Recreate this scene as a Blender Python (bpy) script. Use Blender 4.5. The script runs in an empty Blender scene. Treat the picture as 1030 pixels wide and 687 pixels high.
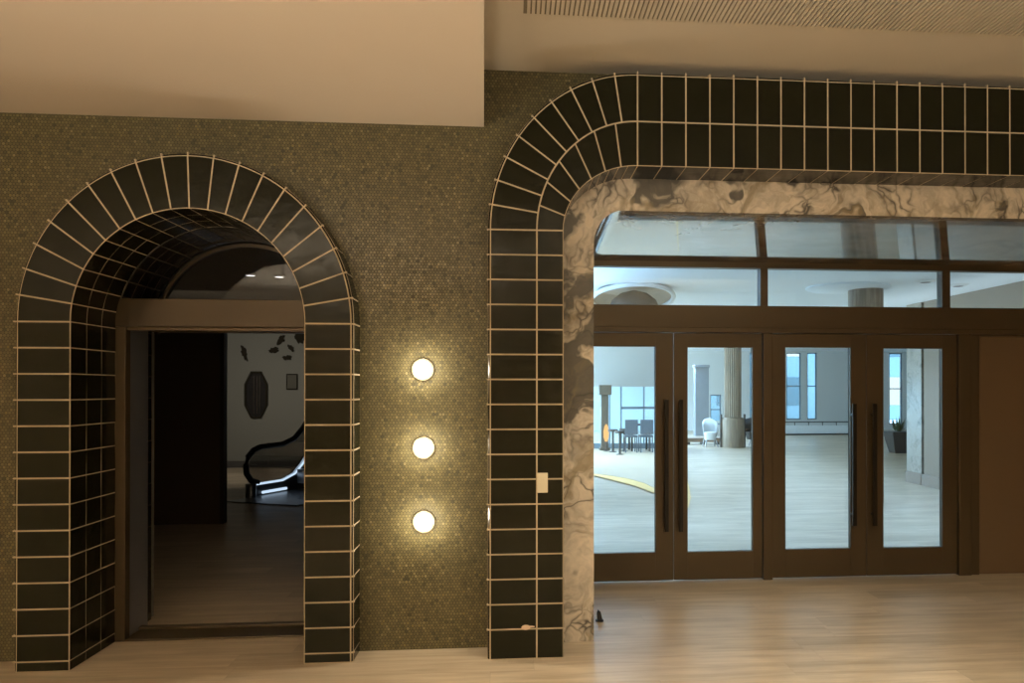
import bpy, bmesh, math, random
from mathutils import Vector, Matrix
random.seed(7)
PI = math.pi
S = bpy.context.scene
COL = S.collection

# ------------------------------------------------------------------ camera
FPX, CXP, CYP = 800.0, 589.6, 387.2
YAW, PITCH = 0.0916, 0.0046
CAM = Vector((0.0, -5.2336, 1.6884))
cd = bpy.data.cameras.new('camera'); cam = bpy.data.objects.new('camera', cd); COL.objects.link(cam)
cam.location = CAM; cam.rotation_euler = (PI/2 + PITCH, 0, -YAW)
cd.sensor_width = 36; cd.lens = FPX/1030*36
cd.shift_x = -(CXP-515)/1030; cd.shift_y = (CYP-343.5)/1030
cd.clip_start = .05; cd.clip_end = 400
S.camera = cam
_R = cam.rotation_euler.to_matrix()
def ray(u, v):
    return _R @ Vector(((u-CXP)/FPX, -(v-CYP)/FPX, -1.0))
def at(u, v, Y):                       # the point of the plane y=Y seen at photo pixel (u,v)
    d = ray(u, v); k = (Y-CAM.y)/d.y
    return CAM + d*k
def ground(u, v, z=0.0):
    d = ray(u, v); k = (z-CAM.z)/d.z
    return CAM + d*k

# ------------------------------------------------------------------ materials
class NT:
    def __init__(s, name):
        s.m = bpy.data.materials.new(name); s.m.use_nodes = True
        s.t = s.m.node_tree; s.t.nodes.clear()
        s.out = s.n('ShaderNodeOutputMaterial')
    def n(s, typ, **kw):
        nd = s.t.nodes.new(typ)
        for k, v in kw.items():
            if k.startswith('i_'):
                key = k[2:]
                key = int(key) if key.isdigit() else key.replace('_', ' ')
                nd.inputs[key].default_value = v
            else: setattr(nd, k, v)
        return nd
    def l(s, a, b): s.t.links.new(a, b)
    def math(s, op, a, b=None, c=None):
        nd = s.n('ShaderNodeMath', operation=op)
        for i, x in enumerate((a, b, c)):
            if x is None: continue
            if isinstance(x, (int, float)): nd.inputs[i].default_value = x
            else: s.l(x, nd.inputs[i])
        return nd.outputs[0]
    def vmath(s, op, a, b=None):
        nd = s.n('ShaderNodeVectorMath', operation=op)
        for i, x in enumerate((a, b)):
            if x is None: continue
            if isinstance(x, tuple): nd.inputs[i].default_value = x
            else: s.l(x, nd.inputs[i])
        return nd.outputs[1] if op in ('LENGTH', 'DISTANCE') else nd.outputs[0]
    def ramp(s, fac, stops):
        r = s.n('ShaderNodeValToRGB'); e = r.color_ramp.elements
        e[0].position, e[0].color = stops[0][0], (*stops[0][1], 1)
        e[1].position, e[1].color = stops[-1][0], (*stops[-1][1], 1)
        for p, c in stops[1:-1]:
            x = e.new(p); x.color = (*c, 1)
        s.l(fac, r.inputs[0]); return r.outputs[0]
    def mix(s, fac, a, b):
        nd = s.n('ShaderNodeMix', data_type='RGBA')
        for i, x in ((0, fac), (6, a), (7, b)):
            if isinstance(x, (int, float)): nd.inputs[i].default_value = x
            elif isinstance(x, tuple): nd.inputs[i].default_value = (*x, 1)
            else: s.l(x, nd.inputs[i])
        return nd.outputs[2]
    def noise(s, vec, scale, detail=4, rough=.5, dist=0):
        nd = s.n('ShaderNodeTexNoise'); nd.inputs['Scale'].default_value = scale
        nd.inputs['Detail'].default_value = detail; nd.inputs['Roughness'].default_value = rough
        nd.inputs['Distortion'].default_value = dist
        if vec is not None: s.l(vec, nd.inputs['Vector'])
        return nd
    def coord(s, scale=None):
        tc = s.n('ShaderNodeTexCoord').outputs['Object']
        if scale is None: return tc
        mp = s.n('ShaderNodeMapping'); mp.inputs['Scale'].default_value = scale
        s.l(tc, mp.inputs[0]); return mp.outputs[0]
    def bsdf(s, color=None, rough=.5, metal=0, bump=None, bstr=.2, bdist=.01, **kw):
        b = s.n('ShaderNodeBsdfPrincipled')
        for k, x in (('Base Color', color), ('Roughness', rough), ('Metallic', metal)):
            if x is None: continue
            if isinstance(x, tuple): b.inputs[k].default_value = (*x, 1)
            elif isinstance(x, (int, float)): b.inputs[k].default_value = x
            else: s.l(x, b.inputs[k])
        for k, x in kw.items(): b.inputs[k.replace('_', ' ')].default_value = x
        if bump is not None:
            bp = s.n('ShaderNodeBump'); bp.inputs['Strength'].default_value = bstr; bp.inputs['Distance'].default_value = bdist
            s.l(bump, bp.inputs['Height']); s.l(bp.outputs[0], b.inputs['Normal'])
        s.l(b.outputs[0], s.out.inputs[0]); return b

def simple(name, color, rough=.5, metal=0, var=.12, scale=6, bstr=.05, **kw):
    t = NT(name); c = t.coord(); nz = t.noise(c, scale, 5)
    k = tuple(min(1, x*(1+var)) for x in color); d = tuple(x*(1-var) for x in color)
    t.bsdf(t.mix(nz.outputs[0], d, k), rough, metal, nz.outputs[0], bstr, **kw)
    return t.m

M = {}
M['plaster_left'] = simple('smooth beige ceiling paint', (.60, .52, .43), .8, var=.03, scale=1.5, bstr=.02)
M['plaster'] = simple('beige ceiling paint', (.52, .46, .37), .85, var=.05, scale=2, bstr=.03)
M['lobby_ceiling'] = simple('white lobby ceiling', (.80, .85, .90), .7, var=.04, scale=.8)
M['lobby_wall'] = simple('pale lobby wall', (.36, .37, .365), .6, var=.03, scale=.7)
M['end_wall'] = simple('lightened lobby wall', (.66, .67, .66), .6, var=.05, scale=.7)  # lobby wall colour lightened because too little light reaches the end wall
M['bronze'] = simple('dark bronze metal', (.075, .052, .026), .36, .35, var=.1, scale=3, bstr=.01)
M['bronze_light'] = simple('brushed bronze header', (.05, .034, .016), .38, .4, var=.1, scale=3, bstr=.01)
M['bronze_jamb'] = simple('polished bronze jamb', (.30, .31, .36), .28, .7, var=.1, scale=3, bstr=.01)
M['black_metal'] = simple('black handle metal', (.012, .009, .006), .4, .5, var=.1)
M['panel'] = simple('brown laminate panel', (.125, .078, .038), .55, var=.05, scale=2)
M['grout'] = simple('tan grout', (.47, .38, .26), .8, var=.08, scale=20)
M['dark_panel'] = simple('dark brown partition', (.06, .042, .022), .6)
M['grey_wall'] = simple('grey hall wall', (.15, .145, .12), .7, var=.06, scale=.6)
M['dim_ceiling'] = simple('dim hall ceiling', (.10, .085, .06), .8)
M['black_rubber'] = simple('black rubber', (.01, .01, .01), .45)
M['steel'] = simple('brushed steel', (.30, .31, .33), .3, .9)
M['white_gloss'] = simple('white enamel', (.75, .78, .8), .4, var=.03)
M['dark_stuff'] = simple('dark painted furniture', (.05, .045, .04), .5)
M['blue_grey'] = simple('blue grey frame', (.16, .22, .27), .5)
M['drum'] = simple('taupe drum light body', (.045, .038, .03), .7)
M['beige_rim'] = simple('beige dish', (.42, .34, .25), .6)
M['leaf'] = simple('leaf', (.05, .075, .03), .6, scale=40, var=.4)
M['ornament'] = simple('dark ornament', (.02, .016, .010), .9, Specular_IOR_Level=.1)
M['mirror'] = simple('smoky mirror', (.22, .20, .19), .1, .9)
M['baseboard'] = simple('taupe baseboard', (.26, .2, .15), .5)
M['inlay'] = simple('beige terrazzo inlay', (.52, .40, .27), .35, var=.12, scale=9)
M['amber'] = simple('amber edge', (.80, .50, .16), .4, var=.1, scale=9)

def glass(name, tint=(.92, .97, .98), gl=1.0):
    t = NT(name)
    a = t.n('ShaderNodeBsdfTransparent'); a.inputs[0].default_value = (*tint, 1)
    g = t.n('ShaderNodeBsdfGlossy'); g.inputs['Roughness'].default_value = .01
    f = t.n('ShaderNodeFresnel'); f.inputs[0].default_value = 1.45
    m = t.n('ShaderNodeMixShader')
    t.l(t.math('MULTIPLY', f.outputs[0], gl), m.inputs[0]); t.l(a.outputs[0], m.inputs[1]); t.l(g.outputs[0], m.inputs[2])
    t.l(m.outputs[0], t.out.inputs[0]); return t.m
M['glass'] = glass('clear door glass')
M['esc_glass'] = glass('escalator glass', (.62, .61, .58), .5)
M['smoked'] = glass('smoked glass', (.55, .52, .50))

def emis(name, color, s):
    t = NT(name); e = t.n('ShaderNodeEmission'); e.inputs[0].default_value = (*color, 1); e.inputs[1].default_value = s
    t.l(e.outputs[0], t.out.inputs[0]); return t.m
M['globe'] = emis('lit opal globe', (1, .93, .80), 9)
M['downlight'] = emis('lit downlight', (.9, .93, 1), 4)
M['led'] = emis('escalator light strip', (.62, .8, 1), 1.0)
M['bright'] = emis('lit window of the building opposite', (.9, .97, 1), 1.5)

def mat_mosaic():
    t = NT('olive penny tile mosaic')
    tc = t.coord(); sp = t.n('ShaderNodeSeparateXYZ'); t.l(tc, sp.inputs[0])
    cb = t.n('ShaderNodeCombineXYZ')
    t.l(t.math('ADD', sp.outputs[0], 50.0), cb.inputs[0]); t.l(t.math('ADD', sp.outputs[2], 50.0), cb.inputs[1])
    P = cb.outputs[0]; a = .0205; s = (a, a*math.sqrt(3), 1); h = (a/2, a*math.sqrt(3)/2, .5)
    hs = (s[0]/2, s[1]/2, 0)
    A = t.vmath('SUBTRACT', t.vmath('MODULO', P, s), hs)
    B = t.vmath('SUBTRACT', t.vmath('MODULO', t.vmath('ADD', P, (h[0], h[1], 0)), s), hs)
    z0 = (1, 1, 0)
    A = t.vmath('MULTIPLY', A, z0); B = t.vmath('MULTIPLY', B, z0)
    la, lb = t.vmath('LENGTH', A), t.vmath('LENGTH', B)
    sel = t.math('LESS_THAN', lb, la)
    mv = t.n('ShaderNodeMix', data_type='VECTOR'); t.l(sel, mv.inputs[0]); t.l(A, mv.inputs[4]); t.l(B, mv.inputs[5])
    d = t.math('MINIMUM', la, lb)
    idv = t.vmath('SUBTRACT', P, mv.outputs[1])
    idr = t.vmath('FLOOR', t.vmath('ADD', t.vmath('SCALE', idv), (.5, .5, .5)))
    idr.node.inputs[0].links[0].from_node.inputs[0].links[0].from_node.inputs['Scale'].default_value = 1000.0
    wn = t.n('ShaderNodeTexWhiteNoise', noise_dimensions='3D'); t.l(idr, wn.inputs[0])
    big = t.noise(tc, 3.0, 4)
    tile = t.ramp(wn.outputs[0], [(0, (.035, .03, .010)), (.06, (.073, .060, .021)), (.55, (.10, .083, .030)), (.93, (.13, .109, .043)), (1, (.21, .175, .085))])
    tile = t.mix(t.math('MULTIPLY', big.outputs[0], .35), tile, (.07, .058, .026))
    disc = t.n('ShaderNodeMapRange', interpolation_type='SMOOTHSTEP')
    for i, x in ((1, a*.40), (2, a*.49), (3, 1.0), (4, 0.0)): disc.inputs[i].default_value = x
    t.l(d, disc.inputs[0])
    colr = t.mix(disc.outputs[0], (.03, .024, .010), tile)
    rg = t.math('SUBTRACT', .75, t.math('MULTIPLY', disc.outputs[0], t.math('MULTIPLY_ADD', wn.outputs[0], .2, .28)))
    t.bsdf(colr, rg, 0, disc.outputs[0], .5, .0015)
    return t.m
M['mosaic'] = mat_mosaic()

def mat_tile():
    t = NT('black green glazed tile')
    tc = t.coord(); nz = t.noise(tc, 5, 3); n2 = t.noise(tc, 60, 2)
    c = t.mix(nz.outputs[0], (.008, .008, .0035), (.014, .013, .006))
    h = t.math('ADD', nz.outputs[0], t.math('MULTIPLY', n2.outputs[0], .02))
    r = t.math('MULTIPLY_ADD', nz.outputs[0], .12, .10)
    t.bsdf(c, r, 0, h, .25, .02, IOR=1.26, Specular_IOR_Level=.5)
    return t.m
M['tile'] = mat_tile()

def mat_marble(name, base, rough, coat=0, spec=.5, ior=1.5):
    t = NT(name); tc = t.coord()
    w = t.noise(tc, 1.5, 4, .5)
    off = t.vmath('SUBTRACT', w.outputs[1], (.5, .5, .5))
    sc = t.n('ShaderNodeVectorMath', operation='SCALE'); t.l(off, sc.inputs[0]); sc.inputs['Scale'].default_value = 1.5
    wp = t.vmath('ADD', tc, sc.outputs[0])
    n1 = t.noise(wp, 4.6, 9, .66, .9)
    col = t.ramp(n1.outputs[0], [(.22, tuple(x*.45 for x in base)), (.42, tuple(x*.8 for x in base)), (.52, base), (.62, tuple(x*1.18 for x in base)), (.8, (base[0]*1.05, base[1]*.98, base[2]*.85))])
    # fine dark veins
    v = t.n('ShaderNodeTexVoronoi', feature='DISTANCE_TO_EDGE'); v.inputs['Scale'].default_value = 5.5; t.l(wp, v.inputs['Vector'])
    vein = t.ramp(v.outputs['Distance'], [(0, (1, 1, 1)), (.06, (.35, .35, .35)), (.14, (0, 0, 0))])
    m1 = t.noise(tc, 2.6, 3)
    vm = t.math('MULTIPLY', vein, t.ramp(m1.outputs[0], [(.42, (0, 0, 0)), (.58, (1, 1, 1))]))
    col = t.mix(vm, col, (.05, .042, .032))
    # dark blotches
    n3 = t.noise(wp, 1.5, 5, .5, .6)
    bl = t.ramp(n3.outputs[0], [(.50, (0, 0, 0)), (.545, (1, 1, 1))])
    col = t.mix(t.math('MULTIPLY', bl, .9), col, (.035, .032, .026))
    n4 = t.noise(wp, 2.4, 5, .55, 1.0)
    oc = t.ramp(n4.outputs[0], [(.50, (0, 0, 0)), (.62, (1, 1, 1))])
    col = t.mix(t.math('MULTIPLY', oc, .75), col, (.20, .155, .085))
    t.bsdf(col, rough, 0, None, Coat_Weight=coat, Coat_Roughness=.015, Coat_IOR=1.75, IOR=ior)
    return t.m
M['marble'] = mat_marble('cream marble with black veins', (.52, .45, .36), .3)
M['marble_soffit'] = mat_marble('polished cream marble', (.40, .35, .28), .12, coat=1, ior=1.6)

def mat_pier():
    t = NT('pale veined stone'); tc = t.coord(); w = t.noise(tc, 2, 6)
    off = t.vmath('ADD', tc, w.outputs[1])
    n = t.noise(off, 4, 8, .7, 1)
    c = t.ramp(n.outputs[0], [(.3, (.10, .09, .07)), (.43, (.26, .225, .175)), (.5, (.34, .295, .235)), (.7, (.40, .34, .27))])
    t.bsdf(c, .3); return t.m
M['pier'] = mat_pier()
M['pier_plain'] = simple('taupe plaster', (.27, .21, .15), .6, var=.05, scale=1)

def mat_floor():
    t = NT('light oak look floor planks'); tc = t.coord()
    sp = t.n('ShaderNodeSeparateXYZ'); t.l(tc, sp.inputs[0])
    W = .23; L = 1.8
    row = t.math('FLOOR', t.math('DIVIDE', t.math('ADD', sp.outputs[1], 20), W))
    fy = t.math('FRACT', t.math('DIVIDE', t.math('ADD', sp.outputs[1], 20), W))
    wr = t.n('ShaderNodeTexWhiteNoise', noise_dimensions='1D'); t.l(row, wr.inputs['W'])
    xs = t.math('DIVIDE', t.math('ADD', t.math('ADD', sp.outputs[0], 40), t.math('MULTIPLY', wr.outputs[0], L)), L)
    fx = t.math('FRACT', xs); px = t.math('FLOOR', xs)
    cb = t.n('ShaderNodeCombineXYZ'); t.l(row, cb.inputs[0]); t.l(px, cb.inputs[1])
    wn = t.n('ShaderNodeTexWhiteNoise', noise_dimensions='3D'); t.l(cb.outputs[0], wn.inputs[0])
    # grain stretched along x, shifted per plank
    mp = t.n('ShaderNodeMapping'); mp.inputs['Scale'].default_value = (.55, 7, 1); t.l(tc, mp.inputs[0])
    gv = t.vmath('ADD', mp.outputs[0], t.vmath('MULTIPLY', wn.outputs[1], (9, 9, 0)))
    g1 = t.noise(gv, 2.2, 8, .62, .4)
    g2 = t.noise(t.coord((1.1, 2.6, 1)), 1.4, 5, .55)
    base = t.ramp(g1.outputs[0], [(.28, (.36, .28, .19)), (.42, (.45, .365, .26)), (.55, (.53, .44, .32)), (.75, (.61, .51, .385))])
    base = t.mix(t.math('MULTIPLY', t.ramp(g2.outputs[0], [(.42, (0, 0, 0)), (.62, (1, 1, 1))]), .28), base, (.24, .18, .115))
    tint = t.mix(wn.outputs[0], (.86, .84, .80), (1.08, 1.06, 1.05))
    mm = t.n('ShaderNodeMix', data_type='RGBA', blend_type='MULTIPLY'); mm.inputs[0].default_value = 1
    t.l(base, mm.inputs[6]); t.l(tint, mm.inputs[7])
    e1 = t.math('LESS_THAN', fy, .012); e2 = t.math('LESS_THAN', fx, .0016)
    seam = t.math('MULTIPLY', t.math('MAXIMUM', e1, e2), .25)
    col = t.mix(seam, mm.outputs[2], (.12, .085, .05))
    rg = t.math('MULTIPLY_ADD', g1.outputs[0], .1, .29)
    t.bsdf(col, rg, 0, g1.outputs[0], .08, .004, IOR=1.5)
    return t.m
M['floor'] = mat_floor()

def mat_fluted():
    t = NT('fluted taupe stone'); tc = t.coord(); n = t.noise(t.coord((6, 6, .5)), 4, 6)
    t.bsdf(t.ramp(n.outputs[0], [(.3, (.19, .145, .10)), (.7, (.33, .26, .19))]), .5, 0, n.outputs[0], .2)
    return t.m
M['fluted'] = mat_fluted()

# ------------------------------------------------------------------ mesh helpers
class MB:
    def __init__(s): s.v = []; s.f = []; s.sm = []
    def add(s, vs, fs, smooth=False):
        o = len(s.v); s.v += [tuple(v) for v in vs]; s.f += [tuple(i+o for i in f) for f in fs]; s.sm += [smooth]*len(fs)
        return s
    def box(s, x0, x1, y0, y1, z0, z1):
        return s.add([(x0,y0,z0),(x1,y0,z0),(x1,y1,z0),(x0,y1,z0),(x0,y0,z1),(x1,y0,z1),(x1,y1,z1),(x0,y1,z1)],
                     [(0,3,2,1),(4,5,6,7),(0,1,5,4),(1,2,6,5),(2,3,7,6),(3,0,4,7)])
    def prism(s, poly, y0, y1):        # poly of (x,z) pushed from y0 to y1
        n = len(poly)
        vs = [(x, y0, z) for x, z in poly] + [(x, y1, z) for x, z in poly]
        return s.add(vs, [tuple(range(n)), tuple(range(2*n-1, n-1, -1))] + [(i, (i+1) % n + 0, (i+1) % n + n, i+n) for i in range(n)])
    def slab(s, poly, z0, z1):
        n = len(poly)
        vs = [(x, y, z0) for x, y in poly] + [(x, y, z1) for x, y in poly]
        return s.add(vs, [tuple(range(n-1, -1, -1)), tuple(range(n, 2*n))] + [(i, (i+1) % n, (i+1) % n + n, i+n) for i in range(n)])
    def strip(s, A, B, smooth=False):  # ruled surface between two open polylines
        n = len(A)
        return s.add(list(A)+list(B), [(i, i+1, n+i+1, n+i) for i in range(n-1)], smooth)
    def lathe(s, prof, c=(0, 0, 0), seg=32, flute=0, nfl=16, smooth=True):
        vs = []; m = len(prof)
        for k in range(seg):
            a = 2*PI*k/seg; q = 1 - flute*(.5+.5*math.cos(a*nfl)) if flute else 1
            for r, z in prof: vs.append((c[0]+r*q*math.cos(a), c[1]+r*q*math.sin(a), c[2]+z))
        fs = [(k*m+j, ((k+1) % seg)*m+j, ((k+1) % seg)*m+j+1, k*m+j+1) for k in range(seg) for j in range(m-1)]
        return s.add(vs, fs, smooth)
    def tube(s, pts, r, seg=10, closed=False):
        pts = [Vector(p) for p in pts]; vs = []; n = len(pts)
        for i, p in enumerate(pts):
            a = pts[(i-1) % n] if closed or i > 0 else p; b = pts[(i+1) % n] if closed or i < n-1 else p
            t = (b-a).normalized(); up = Vector((0, 0, 1)) if abs(t.z) < .95 else Vector((0, 1, 0))
            x = t.cross(up).normalized(); y = t.cross(x)
            for k in range(seg):
                an = 2*PI*k/seg; vs.append(p + x*r*math.cos(an) + y*r*math.sin(an))
        m = n if closed else n-1
        fs = [(i*seg+k, i*seg+(k+1) % seg, ((i+1) % n)*seg+(k+1) % seg, ((i+1) % n)*seg+k) for i in range(m) for k in range(seg)]
        if not closed: fs += [tuple(range(seg)), tuple(range((n-1)*seg+seg-1, (n-1)*seg-1, -1))]
        return s.add(vs, fs, True)
    def sphere(s, c, r, seg=24, rings=14, sq=(1, 1, 1)):
        prof = [(max(1e-5, r*math.sin(PI*j/rings)), -r*math.cos(PI*j/rings)) for j in range(rings+1)]
        o = len(s.v); s.lathe(prof, (0, 0, 0), seg)
        for i in range(o, len(s.v)):
            x, y, z = s.v[i]; s.v[i] = (c[0]+x*sq[0], c[1]+y*sq[1], c[2]+z*sq[2])
        return s
    def build(s, name, mat, parent=None, bevel=0, thick=0, origin=None):
        me = bpy.data.meshes.new(name)
        o = Vector(origin) if origin is not None else (parent['_o'] if False else Vector((0, 0, 0)))
        me.from_pydata([Vector(v)-o for v in s.v], [], s.f)
        bm = bmesh.new(); bm.from_mesh(me); bmesh.ops.remove_doubles(bm, verts=bm.verts, dist=1e-5)
        bmesh.ops.recalc_face_normals(bm, faces=bm.faces)
        bm.to_mesh(me); bm.free()
        if any(s.sm):
            for p in me.polygons: p.use_smooth = True
            me.set_sharp_from_angle(angle=math.radians(38))
        me.materials.append(M[mat] if isinstance(mat, str) else mat)
        ob = bpy.data.objects.new(name, me); COL.objects.link(ob)
        if parent is not None:
            ob.parent = parent
            w = Vector(parent.location); g = parent.parent
            while g is not None: w += g.location; g = g.parent
            ob.location = o - w
        else: ob.location = o
        if thick:
            md = ob.modifiers.new('thickness', 'SOLIDIFY'); md.thickness = thick; md.offset = -1
        if bevel:
            md = ob.modifiers.new('bevel', 'BEVEL'); md.width = bevel; md.segments = 2; md.limit_method = 'ANGLE'
        return ob
def tag(o, label, cat, group=None, kind=None):
    if label: o['label'] = label
    if cat: o['category'] = cat
    if group: o['group'] = group
    if kind: o['kind'] = kind
    return o
def struct(o, label=None, cat=None):
    o['kind'] = 'structure'; return tag(o, label, cat)
def empty(name, loc, label, cat, group=None, kind=None):
    o = bpy.data.objects.new(name, None); COL.objects.link(o); o.location = loc
    o.empty_display_size = .1
    return tag(o, label, cat, group, kind)
def copy_tree(o, loc, label=None, group=None):
    r = o.copy(); COL.objects.link(r); r.location = loc
    if label: r['label'] = label
    if group: r['group'] = group
    for ch in list(o.children):
        c = ch.copy(); COL.objects.link(c); c.parent = r
        for g in list(ch.children):
            d = g.copy(); COL.objects.link(d); d.parent = c
    return r

# ------------------------------------------------------------------ dimensions
P = .156                                  # tile pitch
ZT_L = 3.40; ZT_R = 3.775; XSTEP = -.19    # ceiling heights and the step between them
# left arch
LF = -.2076; LB = .335
l0, l1, l2, l3 = -2.956, -2.641, -1.277, -.983
LCX = (l0+l3)/2; ZC = 2.0885
# right surround
RF = -.2416; RB = .064
r0, r1, r2 = -.1563, .148, .3149
RCX, RCZ = .7861, 2.682
XR = 5.6
Z0b, Z1b, Z2b = 3.695, 3.385, 3.102
DD = 1.629                                # plane of the door fronts
m1, zm, zmb = .538, 2.885, 2.80
WT = .16

# ------------------------------------------------------------------ tiled bands
def out_n(p):
    v = Vector((p.x-LCX, 0, p.z-ZC if p.z > ZC else 0)); return v.normalized()
def rout(p):
    if p.z <= RCZ: return Vector((-1, 0, 0))
    if p.x >= RCX: return Vector((0, 0, 1))
    return Vector((p.x-RCX, 0, p.z-RCZ)).normalized()
def tiles(mb, A, B, gap=.006, raise_=.0016, nrm=None, sub=3, tilt=.0012):
    """one glazed tile between the parametric edges A(t), B(t), t in 0..1 (its two long sides)"""
    a0, a1, b0, b1 = A(0), A(1), B(0), B(1)
    w = ((b0-a0).length + (b1-a1).length)/2; L = max((a1-a0).length, 1e-3); L2 = max((b1-b0).length, 1e-3)
    g = min(gap/w, .3)
    N = nrm
    tx, ty = random.uniform(-tilt, tilt), random.uniform(-tilt, tilt)
    top = []; 
    for e in (0, 1):
        row = []
        for k in range(sub+1):
            q = k/sub
            tA = gap/L + q*(1-2*gap/L); tB = gap/L2 + q*(1-2*gap/L2)
            pa, pb = A(tA), B(tB)
            p = pa.lerp(pb, g if e == 0 else 1-g)
            nn = N(p) if callable(N) else N
            h = raise_ + (tx if e else -tx) + (ty if k > sub/2 else -ty)*(1 if k in (0, sub) else .3)
            row.append((p + nn*max(.0002, h), p - nn*.002))
        top.append(row)
    vs = []; n = sub+1
    for e in (0, 1):
        vs += [r[0] for r in top[e]]
    for e in (0, 1):
        vs += [r[1] for r in top[e]]
    fs = [(i, i+1, n+i+1, n+i) for i in range(n-1)]
    fs += [(2*n+i, 2*n+i+1, i+1, i) for i in range(n-1)] + [(3*n+i, n+i, n+i+1, 3*n+i+1) for i in range(n-1)]
    fs += [(0, n, 3*n, 2*n), (n-1, 3*n-1, 4*n-1, 2*n-1)]
    mb.add(vs, fs)

def ticks(mb_g, E, stations, nf):
    # joint ends that stand a little proud of the outer edge
    for s in stations[1:-1]:
        p = E(s); n_ = nf(p) if nf else rout(p); t_ = Vector((-n_.z, 0, n_.x)); h = .0042
        a, b = p-t_*h+n_*.004, p+t_*h+n_*.004; c_, d_ = b+n_*.017, a+n_*.017; y0, y1 = Vector((0, -.002, 0)), Vector((0, .02, 0))
        mb_g.add([a+y0, b+y0, c_+y0, d_+y0, a+y1, b+y1, c_+y1, d_+y1], [(0, 1, 2, 3), (4, 5, 6, 7), (0, 1, 5, 4), (1, 2, 6, 5), (2, 3, 7, 6), (3, 0, 4, 7)])
def band(mb_t, mb_g, EA, EB, stations, nrm, sub=3, gap=.0048):
    """EA,EB: edge curves s -> Vector. Adds the grout strip and one tile between each two stations."""
    gA, gB = [], []
    for i in range(len(stations)-1):
        s0, s1 = stations[i], stations[i+1]
        tiles(mb_t, lambda t: EA(s0+(s1-s0)*t), lambda t: EB(s0+(s1-s0)*t), gap=gap, nrm=nrm, sub=sub)
        for k in range(sub): gA.append(EA(s0+(s1-s0)*k/sub)); gB.append(EB(s0+(s1-s0)*k/sub))
    gA.append(EA(stations[-1])); gB.append(EB(stations[-1]))
    mb_g.strip(gA, gB)

# ---- left arch: parameter s: 0..1 left jamb (z=0..ZC), 1..2 arc, 2..3 right jamb
def larch(rx, rz, Y):
    def f(s):
        if s <= 1: return Vector((LCX-rx, Y, ZC*s))
        if s >= 2: return Vector((LCX+rx, Y, ZC*(3-s)))
        a = PI*(2-s)
        return Vector((LCX+rx*math.cos(a), Y, ZC+rz*math.sin(a)))
    return f
RXo, RZo = (l3-l0)/2, 1.03
RXi, RZi = (l2-l1)/2, .695
LCXi = (l1+l2)/2
def larchi(Y, d=0.0):
    rx, rz = RXi-d, RZi-d
    def f(s):
        if s <= 1: return Vector((LCXi-rx, Y, ZC*s))
        if s >= 2: return Vector((LCXi+rx, Y, ZC*(3-s)))
        a = PI*(2-s)
        return Vector((LCXi+rx*math.cos(a), Y, ZC+rz*math.sin(a)))
    return f
zo = .0605
js = [0.0] + [(zo+k*P)/ZC for k in range(0, 14)]
js = [x for x in js if x < .985]
STL = js + [1+i/20 for i in range(0, 21)] + [3-x for x in reversed(js)]
face_n = Vector((0, -1, 0))
tf, tr, te, gr = MB(), MB(), MB(), MB()
c1 = .014
fo = larch(RXo-c1, RZo-c1, LF); fi = larchi(LF)
ticks(gr, fo, STL, out_n)
band(tf, gr, fi, fo, STL, face_n)
# bullnose strip and outer return back to the wall
so = larch(RXo, RZo, LF+c1); sb = larch(RXo, RZo, 0)
def out_n(p):
    v = Vector((p.x-LCX, 0, p.z-ZC if p.z > ZC else 0)); return v.normalized()
def cham_n(p): return (out_n(p)+face_n).normalized()
band(te, gr, fo, so, STL, cham_n, gap=.004)
band(te, gr, so, sb, STL, out_n, gap=.005)
def in_n(p):
    v = Vector((LCXi-p.x, 0, ZC-p.z if p.z > ZC else 0)); return v.normalized()
for k in range(3):
    ya, yb = LF+(LB-LF)*k/3, LF+(LB-LF)*(k+1)/3
    band(tr, gr, larchi(ya), larchi(yb), STL, in_n, gap=.0034)
# back face so that the body is closed
gr.strip([larchi(LB)(s) for s in STL], [larch(RXo, RZo, LB)(s) for s in STL])
gr.strip([larch(RXo, RZo, 0)(s) for s in STL], [larch(RXo, RZo, LB)(s) for s in STL])
arch = empty('tiled_archway', (LCX, 0, 0), 'round-topped archway of glossy black tiles around the dark metal doorway', 'archway')
gr.build('grout_bed', 'grout', arch)
tf.build('face_tiles', 'tile', arch); tr.build('reveal_tiles', 'tile', arch); te.build('edge_tiles', 'tile', arch)

# ---- right surround: s 0..1 jamb (z 0..RCZ), 1..2 quarter arc, 2..3 band to XR
def rpath(rx, rz, Y):
    def f(s):
        if s <= 1: return Vector((RCX-rx, Y, RCZ*s))
        if s >= 2: return Vector((RCX+(XR-RCX)*(s-2), Y, RCZ+rz))
        a = PI/2*(s-1)
        return Vector((RCX-rx*math.cos(a), Y, RCZ+rz*math.sin(a)))
    return f
z2 = .1859
jr = [0.0] + [(z2+k*P)/RCZ for k in range(0, 16)]
NB = int((XR-RCX)/P)
jb = [2+i*P/(XR-RCX) for i in range(NB+1)]
STo = jr + [1+i/10 for i in range(11)] + jb[1:]
STi = jr + [1+i/7 for i in range(8)] + jb[1:]
STr = jr + [1+i/12 for i in range(13)] + jb[1:]
tf, tr, te, gr = MB(), MB(), MB(), MB()
co = .014
eo = rpath(RCX-r0-co, Z0b-RCZ-co, RF); em = rpath(RCX-r1, Z1b-RCZ, RF); ei = rpath(RCX-r2, Z2b-RCZ, RF)
band(tf, gr, em, eo, STo, face_n); band(tf, gr, ei, em, STi, face_n)
ticks(gr, eo, STo, None)
eso = rpath(RCX-r0, Z0b-RCZ, RF+co); esb = rpath(RCX-r0, Z0b-RCZ, 0)
def rout(p):
    if p.z <= RCZ: return Vector((-1, 0, 0))
    if p.x >= RCX: return Vector((0, 0, 1))
    return Vector((p.x-RCX, 0, p.z-RCZ)).normalized()
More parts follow.
